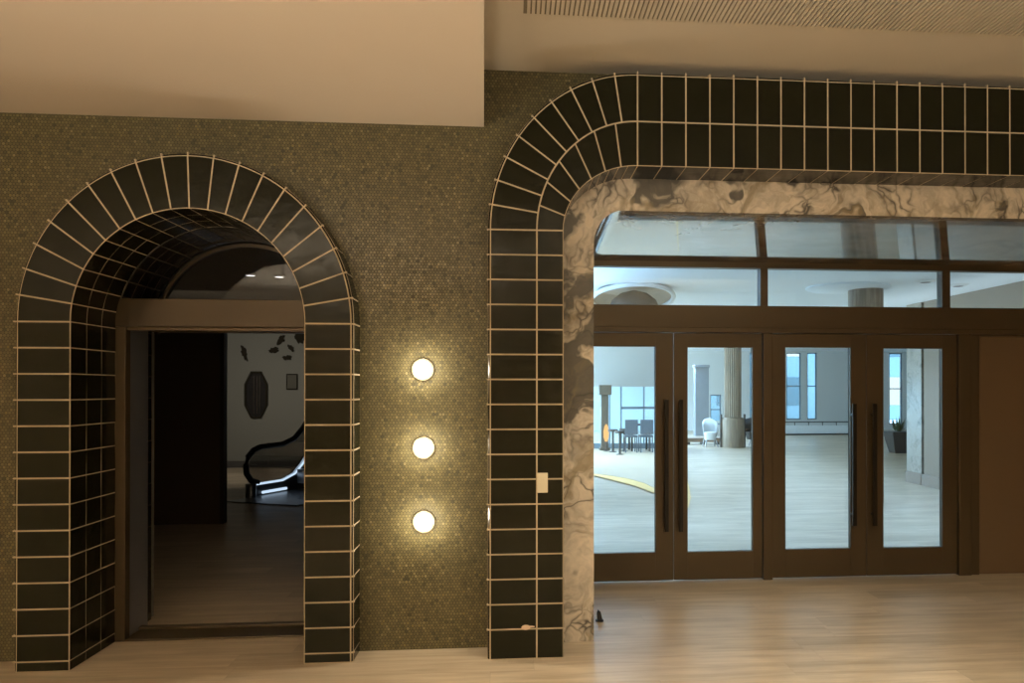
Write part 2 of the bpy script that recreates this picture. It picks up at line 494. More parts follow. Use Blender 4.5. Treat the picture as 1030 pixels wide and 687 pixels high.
band(te, gr, eo, eso, STo, lambda p: (rout(p)+face_n).normalized(), gap=.004)
band(te, gr, eso, esb, STo, rout, gap=.005)
band(tr, gr, ei, rpath(RCX-r2, Z2b-RCZ, RB), STr, lambda p: -rout(p), gap=.0035)
gr.strip([rpath(RCX-r2, Z2b-RCZ, RB-.003)(s) for s in STo], [rpath(RCX-r0, Z0b-RCZ, RB-.003)(s) for s in STo])
gr.strip([rpath(RCX-r0, Z0b-RCZ, 0)(s) for s in STo], [rpath(RCX-r0, Z0b-RCZ, RB-.003)(s) for s in STo])
sur = empty('tiled_door_surround', (.1, 0, 0), 'wide black tiled surround with rounded corner framing the glass double doors', 'door surround')
gr.build('grout_bed', 'grout', sur)
tf.build('face_tiles', 'tile', sur); tr.build('reveal_tiles', 'tile', sur); te.build('edge_tiles', 'tile', sur)
# pale smear of filler on the lowest joint of the jamb
fl = MB(); c = at(529, 633, RF)
fl.sphere((c.x, RF-.002, c.z+.012), .022, 14, 8, (1.3, .14, .75)); fl.sphere((c.x+.03, RF-.002, c.z+.016), .012, 10, 6, (2.2, .14, .5)); fl.sphere((c.x-.08, RF-.002, c.z+.005), .01, 10, 6, (7, .14, .25))
tag(fl.build('joint_filler', simple('pale filler', (.62, .45, .33), .8), sur), 'pale smear of filler on the lowest tile joint', None)

# ------------------------------------------------------------------ mosaic wall (front), with notches for both openings
def notch_left(d):
    rx, rz = RXo-d, RZo-d
    pts = [(LCX-rx, 0)]
    for i in range(0, 33):
        a = PI*(1-i/32); pts.append((LCX+rx*math.cos(a), ZC+rz*math.sin(a)))
    pts.append((LCX+rx, 0)); return pts
d = .03
poly = [(-5.2, 0)] + notch_left(d)
poly += [(r0+d, 0)]
for i in range(0, 25):
    a = PI/2*i/24; poly.append((RCX-(RCX-r0-d)*math.cos(a), RCZ+(Z0b-RCZ-d)*math.sin(a)))
poly += [(XR+.5, Z0b-d), (XR+.5, ZT_R+.1), (-5.2, ZT_R+.1)]
w = MB()
# triangulated via a filled polygon
def filled(poly, y):
    bm = bmesh.new(); vs = [bm.verts.new((x, y, z)) for x, z in poly]
    es = [bm.edges.new((vs[i], vs[(i+1) % len(vs)])) for i in range(len(vs))]
    r = bmesh.ops.triangle_fill(bm, use_beauty=True, edges=es)
    bm.verts.index_update()
    out = ([v.co.copy() for v in bm.verts], [tuple(v.index for v in f.verts) for f in bm.faces]); bm.free(); return out
for y in (0.0, WT):
    v, f = filled(poly, y); w.add(v, f)
n = len(poly)
w.add([(x, 0, z) for x, z in poly]+[(x, WT, z) for x, z in poly], [(i, (i+1) % n, (i+1) % n+n, i+n) for i in range(n)])
struct(w.build('wall_mosaic', 'mosaic'))

# ------------------------------------------------------------------ floor, ceilings and shell
struct(MB().box(-10.5, 16.5, -8.2, 42, -.1, 0).build('floor', 'floor'))
XS2 = XSTEP+.036*8.2
c = MB().slab([(-5.4, -8.2), (XS2, -8.2), (XSTEP, 0), (-5.4, 0)], ZT_L, ZT_R+.06)
struct(c.build('ceiling_left', 'plaster_left'))
struct(MB().slab([(XS2, -8.2), (XR+.6, -8.2), (XR+.6, 0), (XSTEP, 0)], ZT_R, ZT_R+.06).build('ceiling_right', 'plaster'))
struct(MB().box(-5.4, XR+.6, -8.3, -8.2, 0, ZT_R).build('wall_rear', 'plaster'))
struct(MB().box(-5.3, -5.2, -8.2, WT, 0, ZT_L).build('wall_left', 'plaster'))
struct(MB().box(XR+.5, XR+.6, -8.2, DD, 0, ZT_R).build('wall_right', 'panel'))
# soffit grille
v = at(530, 13, 0); d0 = ray(530, 13); k = (ZT_R-CAM.z)/d0.z; vp = CAM+d0*k
g = MB(); yv = vp.y; x = vp.x
pitch = .0262
while x < XR-.1:
    g.box(x, x+pitch*.66, -3.4, yv, ZT_R-.012, ZT_R-.004); x += pitch
vent = empty('ceiling_grille', (2.5, -2, ZT_R), 'long slotted ceiling grille above the glass doors', 'ceiling vent')
g.build('slats', simple('grille paint', (.50, .44, .35), .8), vent)
MB().box(vp.x-.02, XR-.08, -3.42, yv, ZT_R-.0035, ZT_R).build('backing', simple('dark slot', (.20, .17, .125), .9), vent)

# ------------------------------------------------------------------ marble surround of the glass doors
def mp(rx, rz, Y, cx, cz, zt):        # corner path of the marble opening
    pts = [Vector((cx-rx, Y, 0)), Vector((cx-rx, Y, cz*.5))]
    for i in range(0, 17):
        a = PI/2*i/16; pts.append(Vector((cx-rx*math.cos(a), Y, cz+rz*math.sin(a))))
    pts.append(Vector((XR+.39, Y, cz+rz))); return pts
mcx, mcz = m1+.2, zm-.235
inner = mp(.2, .235, RB, mcx, mcz, zm)
outer = mp(RCX-r2+.02, Z2b-RCZ+.02, RB, RCX, RCZ, Z2b)
mar = empty('marble_surround', (.45, .06, 0), 'cream marble lining with black veins inside the black tiled surround', 'marble surround')
mf = MB(); mf.strip(inner, outer)
mf.build('marble_face', 'marble', mar, thick=0)
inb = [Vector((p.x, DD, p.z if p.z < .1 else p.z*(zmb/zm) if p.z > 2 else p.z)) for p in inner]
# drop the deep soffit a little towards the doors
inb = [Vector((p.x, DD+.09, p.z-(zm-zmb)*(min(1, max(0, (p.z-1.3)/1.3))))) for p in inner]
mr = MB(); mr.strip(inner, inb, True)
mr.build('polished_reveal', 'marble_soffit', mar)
# solid core behind the marble so that no light leaks
core = MB(); core.box(-.02, m1-.03, WT+.01, DD+.3, 0, 3.72); core.box(-.02, XR+.5, WT+.01, DD+.3, 2.95, 3.72)
struct(core.build('wall_core', 'plaster'))
struct(MB().box(XR+.4, XR+.5, RB, DD+.1, 0, 3.2).build('wall_reveal_right', 'marble'))

# ------------------------------------------------------------------ glass door front
D0 = DD
def xa(u, v=450, Y=DD): return at(u, v, Y).x
def za(v, u=680, Y=DD): return at(u, v, Y).z
zh0 = za(334.5); zh1 = za(307); zb0 = za(268.5); 
fr = MB()
X0f = m1-.04
fr.box(X0f, XR+.4, D0-.02, D0+.12, zh0, zh1)                       # head beam
fr.box(X0f, XR+.4, D0-.035, D0-.02, zh0, zh0+.045)
fr.box(X0f, XR+.4, D0+.0, D0+.1, zb0, zmb+.03)                     # top rail under the soffit
posts = [(767.5, 776.5), (963.5, 976)]
fr.box(X0f, m1-.005, D0, D0+.1, 0, zh0)
for a, b in posts: fr.box(xa(a, 400), xa(b, 400), D0-.02, D0+.1, 0, zh0)
fr.box(xa(976, 400), xa(985, 400), D0-.0, D0+.1, 0, zh0)
fr.box(xa(976, 400), XR+.4, D0-.01, D0+.1, za(338, 1000), zh0)
t = struct(fr.build('door_frame', 'bronze', bevel=.004), 'dark bronze frame around four glass doors', 'door frame')
mu = MB()
for (a, b) in ((765, 772.5), (948, 956)):
    mu.box(xa(a, 290), xa(b, 290), D0+.0, D0+.1, zh1, zb0)
wi = empty('window_1', (2.5, DD, zh1), None, None, kind='structure')
mu.build('mullion', 'bronze', wi, bevel=.003)
edges = [X0f, xa(765, 290), xa(772.5, 290), xa(948, 290), xa(956, 290), XR+.4]
for i in (0, 2, 4):
    MB().box(edges[i], edges[i+1], D0+.045, D0+.053, zh1, zb0).build('glass_pane', 'glass', wi)
# side panel to the right of the doors
struct(MB().box(xa(985, 400), XR+.4, D0+.03, D0+.08, 0, za(338, 1000)).build('wall_side_panel', 'panel'))
# door leaves
def leaf(idx, xl, xr, gl, gr_, gtop, gbot, hx, htop, hbot, side, label):
    o = empty(f'door_{idx}', ((xl+xr)/2, DD, 0), label, 'glass door', kind='structure')
    zt = zh0; y0, y1 = D0+.01, D0+.06
    b = MB(); b.box(xl, gl, y0, y1, .012, zt-.004); b.box(gr_, xr, y0, y1, .012, zt-.004)
    b.box(gl, gr_, y0, y1, .012, gbot); b.box(gl, gr_, y0, y1, gtop, zt-.004)
    b.build('leaf_frame', 'bronze', o, bevel=.002)
    MB().box(gl-.01, gr_+.01, y0+.02, y0+.028, gbot-.01, gtop+.01).build('glass_pane', 'glass', o)
    h = MB(); hy = y0-.06
    h.box(hx-.018, hx+.018, hy-.012, hy+.012, hbot, htop)
    h = h.build('pull_handle', 'black_metal', o, bevel=.003)
    for z in (hbot+.1, htop-.1): MB().box(hx-.011, hx+.011, hy+.012, y0, z-.011, z+.011).build('handle_bracket', 'black_metal', h)
ZT = za(335)
def hp(u, vt, vb):                        # handle a little in front of the leaf
    y = DD-.05; return at(u, 470, y).x, at(u, vt, y).z, at(u, vb, y).z
x_, t_, b_ = hp(670.5, 402, 535)
leaf(1, m1+.0, xa(677.7)-.003, m1+.055, xa(659.5), za(348.5, 630), za(556.5, 630), x_, t_, b_, 1, 'leftmost glass door, beside the marble jamb')
x_, t_, b_ = hp(685, 402, 535)
leaf(2, xa(677.7)+.003, xa(767.5, 400)-.004, xa(692.0), xa(757.5), za(349.5, 725), za(555, 725), x_, t_, b_, 0, 'second glass door from the left, in front of the fluted column')
x_, t_, b_ = hp(859.5, 406, 529)
leaf(3, xa(776.5, 400)+.004, xa(872)-.003, xa(790.5), xa(856), za(349.5, 822), za(552.5, 822), x_, t_, b_, 1, 'third glass door from the left, showing the low white parapet')
x_, t_, b_ = hp(880, 406, 529)
leaf(4, xa(872)+.003, xa(963.5, 400)-.004, xa(889), xa(948.5), za(350.5, 918), za(551, 918), x_, t_, b_, 0, 'rightmost glass door, beside the brown side panel')
# small black door stop on the floor by the marble
f = ground(603, 625)
ds = empty('door_stop', f, 'small black door stop on the floor beside the marble jamb', 'door stop')
MB().lathe([(1e-4, 0), (.03, 0), (.03, .012), (.012, .02), (1e-4, .02)], f, 16).build('base_plate', 'black_rubber', ds)
MB().prism([(f.x-.018, .018), (f.x+.02, .018), (f.x+.008, .07), (f.x-.012, .085), (f.x-.02, .06)], f.y-.014, f.y+.014).build('rubber_bumper', 'black_rubber', ds, bevel=.004)
# ivory switch plate on the tile jamb
c = at(545.5, 485.5, RF)
sw = empty('wall_plate', (c.x, RF, c.z), 'small ivory plate fixed to the black tile jamb', 'wall plate')
pm = simple('ivory plastic', (.62, .56, .42), .45, var=.04)
cv = MB().box(c.x-.034, c.x+.034, RF-.010, RF-.0015, c.z-.062, c.z+.062).build('cover', pm, sw, bevel=.003)
MB().box(c.x-.012, c.x+.012, RF-.014, RF-.0095, c.z-.02, c.z+.02).build('button', pm, cv, bevel=.002)

# ------------------------------------------------------------------ three wall lamps
LP = []
def lamp0():
    o = empty('wall_lamp', (0, 0, 0), '', 'wall lamp', 'globe lamps in a column on the mosaic wall')
    b = MB().lathe([(1e-4, 0), (.070, 0), (.070, .012), (.060, .016), (1e-4, .016)], (0, 0, 0), 28)
    b.v = [(x, -z, y) for x, y, z in b.v]
    b.build('base', simple('cream enamel', (.85, .72, .50), .4), o)
    MB().sphere((0, -.03, 0), .056, 28, 18, (1, .62, 1)).build('globe', 'globe', o)
    return o
M['brass'] = simple('brass', (.62, .45, .2), .3, .9)
L0 = lamp0()
labs = ['uppermost lit round lamp of the three on the mosaic wall', 'middle lit round lamp of the three on the mosaic wall', 'lowest lit round lamp of the three on the mosaic wall']
for i, (u, v) in enumerate(((424.5, 371.5), (425.2, 451), (425.5, 526))):
    c = at(u, v, -.05); loc = (c.x, 0, c.z)
    if i == 0: L0.location = loc; L0['label'] = labs[0]
    else: copy_tree(L0, loc, labs[i])
    LP.append(Vector((c.x, -.058, c.z)))

# ------------------------------------------------------------------ dark doorway in the left arch
yF = LB; xl, xr = l1, l2
zhb = at(200, 329, yF).z; zht = at(200, 301, yF).z
po = empty('door_5', (LCXi, yF, 0), 'dark bronze doorway with a polished jamb inside the black tiled arch', 'doorway', kind='structure')
b = MB()
xj = at(126, 450, yF).x
b.box(xl-.02, xj, yF, yF+.07, .0, zhb); b.box(2*LCXi-xj, xr+.02, yF, yF+.07, 0, zhb)
b.build('jamb_frame', 'bronze', po, bevel=.003)
MB().box(xl-.02, xr+.02, yF-.01, yF+.3, zhb, zht).build('header', 'bronze_light', po, bevel=.004)
MB().box(xl, xr, yF+.02, yF+.1, zhb-.022, zhb).build('header_track', 'bronze', po)
b = MB(); b.box(xl-.02, xj-.012, yF+.07, yF+.36, 0, zhb); b.box(2*LCXi-xj+.012, xr+.02, yF+.07, yF+.36, 0, zhb)
b.build('jamb_lining', 'bronze_jamb', po)
b = MB(); b.box(xl, xr, yF, yF+.28, 0, .012); b.box(xl, xr, yF+.22, yF+.28, .012, .03)
b.build('threshold', 'bronze', po, bevel=.003)
# deeper vault behind the header, with its own tiles
vt, vg = MB(), MB()
YL = .86
SV = [x for x in STL]
for k in range(4):
    ya, yb = LB+.01+(YL-LB-.01)*k/4, LB+.01+(YL-LB-.01)*(k+1)/4
    band(vt, vg, larchi(ya, .004), larchi(yb, .004), SV, in_n)
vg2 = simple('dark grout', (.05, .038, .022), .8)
va = empty('tiled_vault', (LCXi, .7, 0), 'dark tiled barrel vault behind the bronze header of the left doorway', 'vault')
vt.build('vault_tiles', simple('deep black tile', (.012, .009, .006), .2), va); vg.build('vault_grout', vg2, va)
# lunette
lun = empty('window_2', (LCXi, YL, zht), None, None, kind='structure')
rg = [(LCXi+(RXi-.02)*math.cos(PI*i/32), ZC+(RZi-.02)*math.sin(PI*i/32)) for i in range(33)]
rg = [(LCXi+RXi-.02, zhb)] + rg + [(LCXi-RXi+.02, zhb)]
lv, lf = filled(rg, YL+.02); MB().add(lv, lf).build('glass_pane', 'smoked', lun)
o1 = [Vector((x, YL, z)) for x, z in rg]; cen = Vector((LCXi, YL, ZC))
o2 = [Vector((cen.x+(p.x-cen.x)*.965, YL, cen.z+(p.z-cen.z)*.965)) for p in o1]
lm = MB(); lm.strip(o1, o2); lm.strip(o2, [p+Vector((0, .05, 0)) for p in o2]); lm.box(l1, l2, YL, YL+.08, zhb, zhb+.08)
lm.build('lunette_frame', 'bronze', lun)

# ------------------------------------------------------------------ dim hall behind the left arch
HX0, HX1, HY = -10.2, -.12, 12.4
HZ = 3.3
struct(MB().box(HX0-.1, HX1+.1, WT, HY+.1, HZ, HZ+.1).build('ceiling_hall', 'dim_ceiling'))
struct(MB().box(HX0, HX1, HY, HY+.1, 0, HZ).build('wall_hall_end', 'grey_wall'))
struct(MB().box(HX0-.1, HX0, WT, HY, 0, HZ).box(HX0-.1, -5.2, 0, WT, 0, HZ+.1).build('wall_hall_left', 'grey_wall'))  # second box is an added, unseen filler that keeps stray daylight out
struct(MB().box(HX1, HX1+.1, WT, HY, 0, HZ).build('wall_hall_right', 'grey_wall'))
ww = MB(); ww.box(HX0, l1-.02, YL, YL+.1, 0, HZ); ww.box(l2+.02, HX1, YL, YL+.1, 0, HZ)
tp = [(l1-.02, HZ), (l2+.02, HZ), (l2+.02, ZC)] + [(LCXi+(RXi+.004)*math.cos(PI*i/24), ZC+(RZi+.004)*math.sin(PI*i/24)) for i in range(1, 24)] + [(l1-.02, ZC)]
for y in (YL, YL+.1):
    v, f = filled(tp, y); ww.add(v, f)
struct(ww.build('wall_hall_front', 'grey_wall'))
# jamb sides beside the doorway between frame and hall
a = ground(147, 528); b_ = ground(228, 528); b_.x -= .085
par = empty('partition', ((a.x+b_.x)/2, a.y, 0), 'tall dark brown partition standing in the dim hall left of the escalator', 'partition')
MB().box(a.x-1.3, b_.x-.03, a.y, a.y+.1, 0, 2.58).build('panel', 'dark_panel', par)
MB().box(b_.x-.03, b_.x+.02, a.y-.01, a.y+.11, 0, 2.58).build('edge_post', simple('bronze edge', (.035, .025, .014), .4, .4), par, bevel=.004)
# far dark baseboard strip
struct(MB().box(HX0, HX1, HY-.03, HY, 0, .14).build('baseboard_hall', 'dark_stuff'))
# octagonal mirror
c = at(258, 397, HY); mi = empty('octagonal_mirror', (c.x, HY, c.z), 'tall octagonal dark-framed mirror on the grey hall wall', 'mirror')
hw, hh = .24, .50
def octo(w_, h_): return [(c.x-w_*.45, c.z-h_), (c.x+w_*.45, c.z-h_), (c.x+w_, c.z-h_*.45), (c.x+w_, c.z+h_*.45), (c.x+w_*.45, c.z+h_), (c.x-w_*.45, c.z+h_), (c.x-w_, c.z+h_*.45), (c.x-w_, c.z-h_*.45)]
A_, B_ = octo(hw, hh), octo(hw*.84, hh*.92)
fm = MB()
fm.add([(x, HY-.05, z) for x, z in A_]+[(x, HY-.05, z) for x, z in B_]+[(x, HY-.002, z) for x, z in A_]+[(x, HY-.02, z) for x, z in B_],
       [(i, (i+1) % 8, 8+(i+1) % 8, 8+i) for i in range(8)]+[(i, (i+1) % 8, 16+(i+1) % 8, 16+i) for i in range(8)]+[(8+i, 8+(i+1) % 8, 24+(i+1) % 8, 24+i) for i in range(8)])
fm.build('mirror_frame', 'ornament', mi)
mg = MB().prism(B_, HY-.02, HY-.015).build('mirror_glass', 'mirror', mi)
gm = MB()
for dx in (-.05, .02, .07): gm.box(c.x+dx-.006, c.x+dx+.006, HY-.028, HY-.02, c.z-hh*.8, c.z+hh*.8)
gm.build('glazing_bar', 'bronze_light', mg)
# small dark square picture
c = at(294, 384, HY); pc = empty('wall_picture', (c.x, HY, c.z), 'small dark rectangular picture right of the octagonal mirror', 'picture')
q = MB(); q.box(c.x-.12, c.x+.12, HY-.03, HY-.004, c.z-.17, c.z+.17); q.build('picture_frame', 'ornament', pc, bevel=.01)
MB().box(c.x-.095, c.x+.095, HY-.034, HY-.0305, c.z-.145, c.z+.145).build('picture_sheet', simple('dark olive picture', (.045, .038, .02), .6), pc)
# dark ornaments high on the wall
def blob(u, v, rx, rz, rot, lab, seed):
    rnd = random.Random(seed); c = at(u, v, HY); n = 22; pts = []
    for i in range(n):
        a = 2*PI*i/n; r = 1+rnd.uniform(-.28, .28)
        x, z = rx*r*math.cos(a), rz*r*math.sin(a)
        pts.append((c.x+x*math.cos(rot)-z*math.sin(rot), c.z+x*math.sin(rot)+z*math.cos(rot)))
    m = MB().prism(pts, HY-.045, HY-.005)
    m.v = [Vector(v) - Vector((c.x, HY, c.z)) for v in m.v]
    o = m.build('wall_ornament', 'ornament'); o.location = (c.x, HY, c.z)
    tag(o, lab, 'wall ornament', 'dark leaf-like ornaments on the hall wall')
blob(246, 355, .05, .16, .3, 'long dark slanting ornament alone above the octagonal mirror', 1)
blob(283, 342, .06, .11, -.5, 'highest dark ornament above the small picture', 2)
blob(276, 352, .10, .06, .3, 'dark ornament left of and below the highest one', 3)
blob(293, 350, .05, .08, .6, 'dark ornament near the right, above the wedge-shaped one', 4)
blob(289, 360, .09, .05, .1, 'lowest wedge-shaped dark ornament above the small picture', 5)
blob(302, 338, .10, .16, .1, 'large dark ornament at the far right of the cluster', 6)
# two lit downlights in the hall ceiling
dl = None
for i, (u, v) in enumerate(((252, 277), (281, 278.5))):
    d_ = ray(u, v); k = (HZ-.01-CAM.z)/d_.z; p = CAM+d_*k
    if dl is None:
        dl = empty('downlight', p, 'left one of two lit ceiling downlights seen through the arched window', 'ceiling light', 'downlights in the hall ceiling')
        MB().lathe([(1e-4, -.004), (.06, -.004)], p, 24).build('lens', 'downlight', dl)
        MB().lathe([(.06, -.006), (.075, -.006), (.075, .01)], p, 24).build('trim_ring', 'dark_stuff', dl)
        for ch in dl.children: ch.location = (0, 0, 0); ch.data.transform(Matrix.Translation(-p))
    else: copy_tree(dl, p, 'right one of two lit ceiling downlights seen through the arched window')

# escalator
E0 = ground(257, 500); ea = math.radians(66)
es = empty('escalator', E0, 'escalator with black handrail and glowing blue-white skirt line rising to the right', 'escalator')
ax = Vector((math.cos(ea), math.sin(ea), 0)); nx = Vector((math.sin(ea), -math.cos(ea), 0))
def ep(s, z, side=0.0): return E0 + ax*s + nx*(side) + Vector((0, 0, z))
def inc(s, z0, s1=.62, L=5.0):            # height of a line parallel to the steps
    if s < s1: return z0
    b = .5; q = s-s1; tn = math.tan(math.radians(45))
    return z0 + (tn*q*q/(2*b) if q < b else tn*(q-b/2))
SS = [0, .3, .6, .9, 1.1, 1.25, 1.4, 1.55, 1.7, 1.9, 2.1, 2.3, 2.8, 3.4, 4.2, 5.0]
for side in (0.0, 1.25):
    hr = [ep(.05, .22, side), ep(-.10, .27, side), ep(-.19, .38, side), ep(-.21, .51, side), ep(-.16, .64, side), ep(-.05, .73, side), ep(.1, .77, side)] + [ep(s, inc(s, .78), side) for s in SS[1:]]
    MB().tube(hr, .045, 10).build('handrail', 'black_rubber', es)
    A_ = [ep(-.12, .25, side), ep(-.15, .42, side), ep(-.13, .6, side), ep(-.02, .70, side)] + [ep(s, inc(s, .75), side) for s in SS[1:]]
    B_ = [ep(-.12, .2, side), ep(-.12, .2, side), ep(-.1, .2, side), ep(0, .2, side)] + [ep(s, inc(s, .2), side) for s in SS[1:]]
    MB().strip(A_, B_).build('balustrade_glass', M['esc_glass'], es)
    A_ = [ep(s, inc(s, .2), side) for s in SS]; B_ = [ep(s, 0 if s < 1.6 else inc(s, -.25), side) for s in SS]
    q = MB(); q.strip(A_, B_); q.strip([p+nx*-.08 for p in A_], [p+nx*-.08 for p in B_]); q.strip(A_, [p+nx*-.08 for p in A_])
    q.build('skirt', simple('dark skirt', (.03, .03, .032), .35, .3), es)
    if side == 0:
        MB().tube([p + nx*.02 for p in A_], .016, 8).build('skirt_light', 'led', es)
    q = MB(); o_ = ep(-.1, 0, side)
    q.lathe([(1e-4, 0), (.08, 0), (.08, .22), (1e-4, .22)], o_, 18); q.build('newel_base', 'steel', es)
q = MB(); p0, p1 = ep(-.6, .006), ep(.9, .006); p2, p3 = ep(.9, .006, 1.25), ep(-.6, .006, 1.25)
q.add([p0, p1, p2, p3, p0+Vector((0, 0, .01)), p1+Vector((0, 0, .01)), p2+Vector((0, 0, .01)), p3+Vector((0, 0, .01))], [(0, 1, 2, 3), (4, 5, 6, 7), (0, 1, 5, 4), (1, 2, 6, 5), (2, 3, 7, 6), (3, 0, 4, 7)])
q.build('comb_plate', 'steel', es)
q = MB()
for i in range(9):
    s0 = .9+i*.4; z = inc(s0+.3, .02)
    q.add([ep(s0, z, .06), ep(s0+.4, z, .06), ep(s0+.4, z, 1.19), ep(s0, z, 1.19), ep(s0, z-.23, .06), ep(s0, z-.23, 1.19)], [(0, 1, 2, 3), (0, 3, 5, 4)])
q.build('steps', 'steel', es)
q = MB(); p = ep(.12, .06)+nx*.03
q.tube([p, p+ax*.55], .022, 8); q.build('floor_light', 'led', es)

# ------------------------------------------------------------------ bright lobby behind the glass doors
LZ = 3.2
LX0, LX1, LY1 = .0, 7.05, 26.2
struct(MB().box(-.02, 16.5, DD+.31, LY1, LZ, LZ+.1).build('ceiling_lobby', 'lobby_ceiling'))
# right wall: near part up to the pier
pN = ground(950, 492.5); pF = ground(909.5, 484.6); XW = pN.x
xw = (pN.x+pF.x)/2
struct(MB().box(xw, xw+.3, DD+.3, pN.y+.55, 0, LZ).build('wall_lobby_right', 'pier_plain'))
pr = empty('stone_pier', (xw, (pN.y+pF.y)/2, 0), 'tall grey-veined stone pier seen through the rightmost glass door', 'pier')
yS = ground(932, 488).y
MB().box(xw-.012, xw+.45, yS-.0, pF.y, .2, LZ).build('stone_cladding', 'pier', pr)
MB().box(xw-.03, xw+.46, yS, pF.y+.02, 0, .2).build('plinth', 'baseboard', pr, bevel=.005)
struct(MB().box(xw-.02, xw, DD+.3, yS, 0, .2).build('baseboard_lobby', 'baseboard'))
# recess wall beyond the pier
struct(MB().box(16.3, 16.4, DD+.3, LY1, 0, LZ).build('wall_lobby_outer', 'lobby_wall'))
# bulkhead wall with windows behind the beige inlay
YA = 16.8
def X(u, Y, v=400): return at(u, v, Y).x
xb1 = X(688, YA); zA = at(640, 389, YA).z
bk = MB(); bk.box(.1, xb1, YA, YA+.2, zA, LZ)
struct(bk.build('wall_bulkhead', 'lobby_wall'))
wn3 = empty('window_3', ((xb1)/2, YA+.1, 0), None, None, kind='structure')
q = MB(); q.box(.1, xb1, YA+.02, YA+.12, 0, .16)
for u in (613.5, 625, 648, 686): x = X(u, YA); q.box(x-.02, x+.02, YA+.04, YA+.1, .16, zA)
q.box(X(625, YA), xb1, YA+.04, YA+.1, at(640, 410.5, YA).z-.03, at(640, 409, YA).z)
q.build('window_frame', 'blue_grey', wn3)
MB().box(.1, xb1, YA+.065, YA+.072, .16, zA).build('glass_pane', glass('blue tinted glass', (.80, .92, 1.0), .6), wn3)
# dark column with a warm light beside the window
c = at(608, 400, YA-.6); cx = c.x; zt = at(608, 388, YA-.6).z
cl = empty('dark_column', (cx, YA-.6, 0), 'slim dark brown column with a wider top by the left window', 'column')
taupe = simple('dark taupe stone', (.10, .085, .065), .5)
MB().box(cx-.10, cx+.10, YA-.7, YA-.5, .1, zt-.25).build('shaft', taupe, cl, bevel=.01)
MB().box(cx-.16, cx+.18, YA-.76, YA-.44, zt-.25, zt+.02).build('capital', taupe, cl, bevel=.01)
MB().box(cx-.14, cx+.14, YA-.74, YA-.46, 0, .1).build('foot', taupe, cl, bevel=.01)
ll = empty('table_lamp', (cx-.0, YA-1.0, 0), 'small glowing amber lamp in front of the slim dark column', 'lamp')
MB().lathe([(1e-4, 0), (.1, 0), (.1, .02), (.02, .04), (.02, .28), (1e-4, .28)], (cx, YA-1, 0), 16).build('lamp_base', 'dark_stuff', ll)
MB().lathe([(.035, .28), (.07, .4), (.075, .55), (.05, .68), (.02, .74)], (cx, YA-1, 0), 16).build('lamp_shade', emis('amber lamp glow', (1, .55, .22), 1.3), ll)
# stools and table by the left window
def stool(x, y, h, r, lab, first=[None]):
    if first[0] is None:
        o = empty('bar_stool', (x, y, 0), lab, 'stool', 'dark stools by the left window'); first[0] = o
        MB().lathe([(1e-4, 0), (r*.8, 0), (r*.8, .03), (.03, .05), (.03, h-.06), (1e-4, h-.06)], (x, y, 0), 16).build('pedestal', 'dark_stuff', o)
        MB().lathe([(1e-4, h-.06), (r, h-.06), (r, h), (1e-4, h)], (x, y, 0), 18).build('seat', 'dark_stuff', o)
        for ch in o.children: ch.location = (0, 0, 0); ch.data.transform(Matrix.Translation(-Vector((x, y, 0))))
    else: copy_tree(first[0], (x, y, 0), lab)
for u, yy, lab in ((616.5, YA-1.3, 'leftmost dark stool by the left window, beside the dark column'), (623.5, YA-2.1, 'second dark stool from the left, standing nearest the doors'), (628, YA-.9, 'third dark stool from the left, beside the dining table'), ):
    stool(X(u, yy, 440), yy, .62, .13, lab)
tx0, tx1 = X(632, YA-.8), X(654, YA-.8)
tb = empty('side_table', ((tx0+tx1)/2, YA-.8, 0), 'long dark table under the left window', 'table')
MB().box(tx0, tx1, YA-1.1, YA-.5, .70, .74).build('table_top', 'dark_stuff', tb, bevel=.005)
for (x, y) in ((tx0+.06, YA-1.05), (tx1-.06, YA-1.05), (tx0+.06, YA-.55), (tx1-.06, YA-.55)):
    MB().box(x-.025, x+.025, y-.025, y+.025, 0, .70).build('leg', 'dark_stuff', tb)
# dining chairs at the table
def chair(x, y, lab, first=[None]):
    if first[0] is None:
        o = empty('dining_chair', (x, y, 0), lab, 'chair', 'grey chairs at the long table'); first[0] = o
        mt = simple('slate chair', (.09, .11, .13), .5)
        MB().box(-.17, .17, -.2, .2, .42, .47).build('seat', mt, o, bevel=.01)
        b = MB(); b.box(-.17, .17, -.21, -.18, .50, .88); b.build('backrest', mt, o, bevel=.01)
        for sx in (-.15, .15):
            for sy in (-.17, .17): MB().box(sx-.015, sx+.015, sy-.015, sy+.015, 0, .43).build('leg', mt, o)
        for ch in o.children: ch.location = (0, 0, 0)
    else: copy_tree(first[0], (x, y, 0), lab)
for u, lab in ((635.5, 'left one of the two slate chairs at the long table'), (651, 'right one of the two slate chairs at the long table')):
    chair(X(u, YA-1.6, 430), YA-1.35, lab)
# beige inlay with amber edge in the floor
pp = [ground(u, v) for u, v in ((560, 452), (560, 470), (598, 477.5), (615, 479.5), (632, 482.5), (648, 487), (660, 493), (672, 497), (683, 494), (690, 485), (690, 470), (688, 452))]
il = empty('floor_inlay', ground(630, 468), 'curved beige floor inlay behind the leftmost glass door', 'floor inlay')
MB().slab([(p.x, p.y) for p in pp], 0.001, .022).build('inlay_surface', 'inlay', il)
edge = [p+Vector((0, 0, .02)) for p in pp[1:-1]]
q = MB(); inn = [Vector((p.x, p.y, .0)) for p in edge]; ou = []
ctr = Vector((ground(640, 466).x, ground(640, 466).y, 0))
for i, p in enumerate(inn):
    wdt = [.05, .3, .7, 1.0, 1.4, 1.7, 1.6, .9, .15, .03][min(i, 9)]
    dv = (p-ctr); dv = Vector((dv.x*.3, dv.y, 0)).normalized(); ou.append(p+dv*wdt)
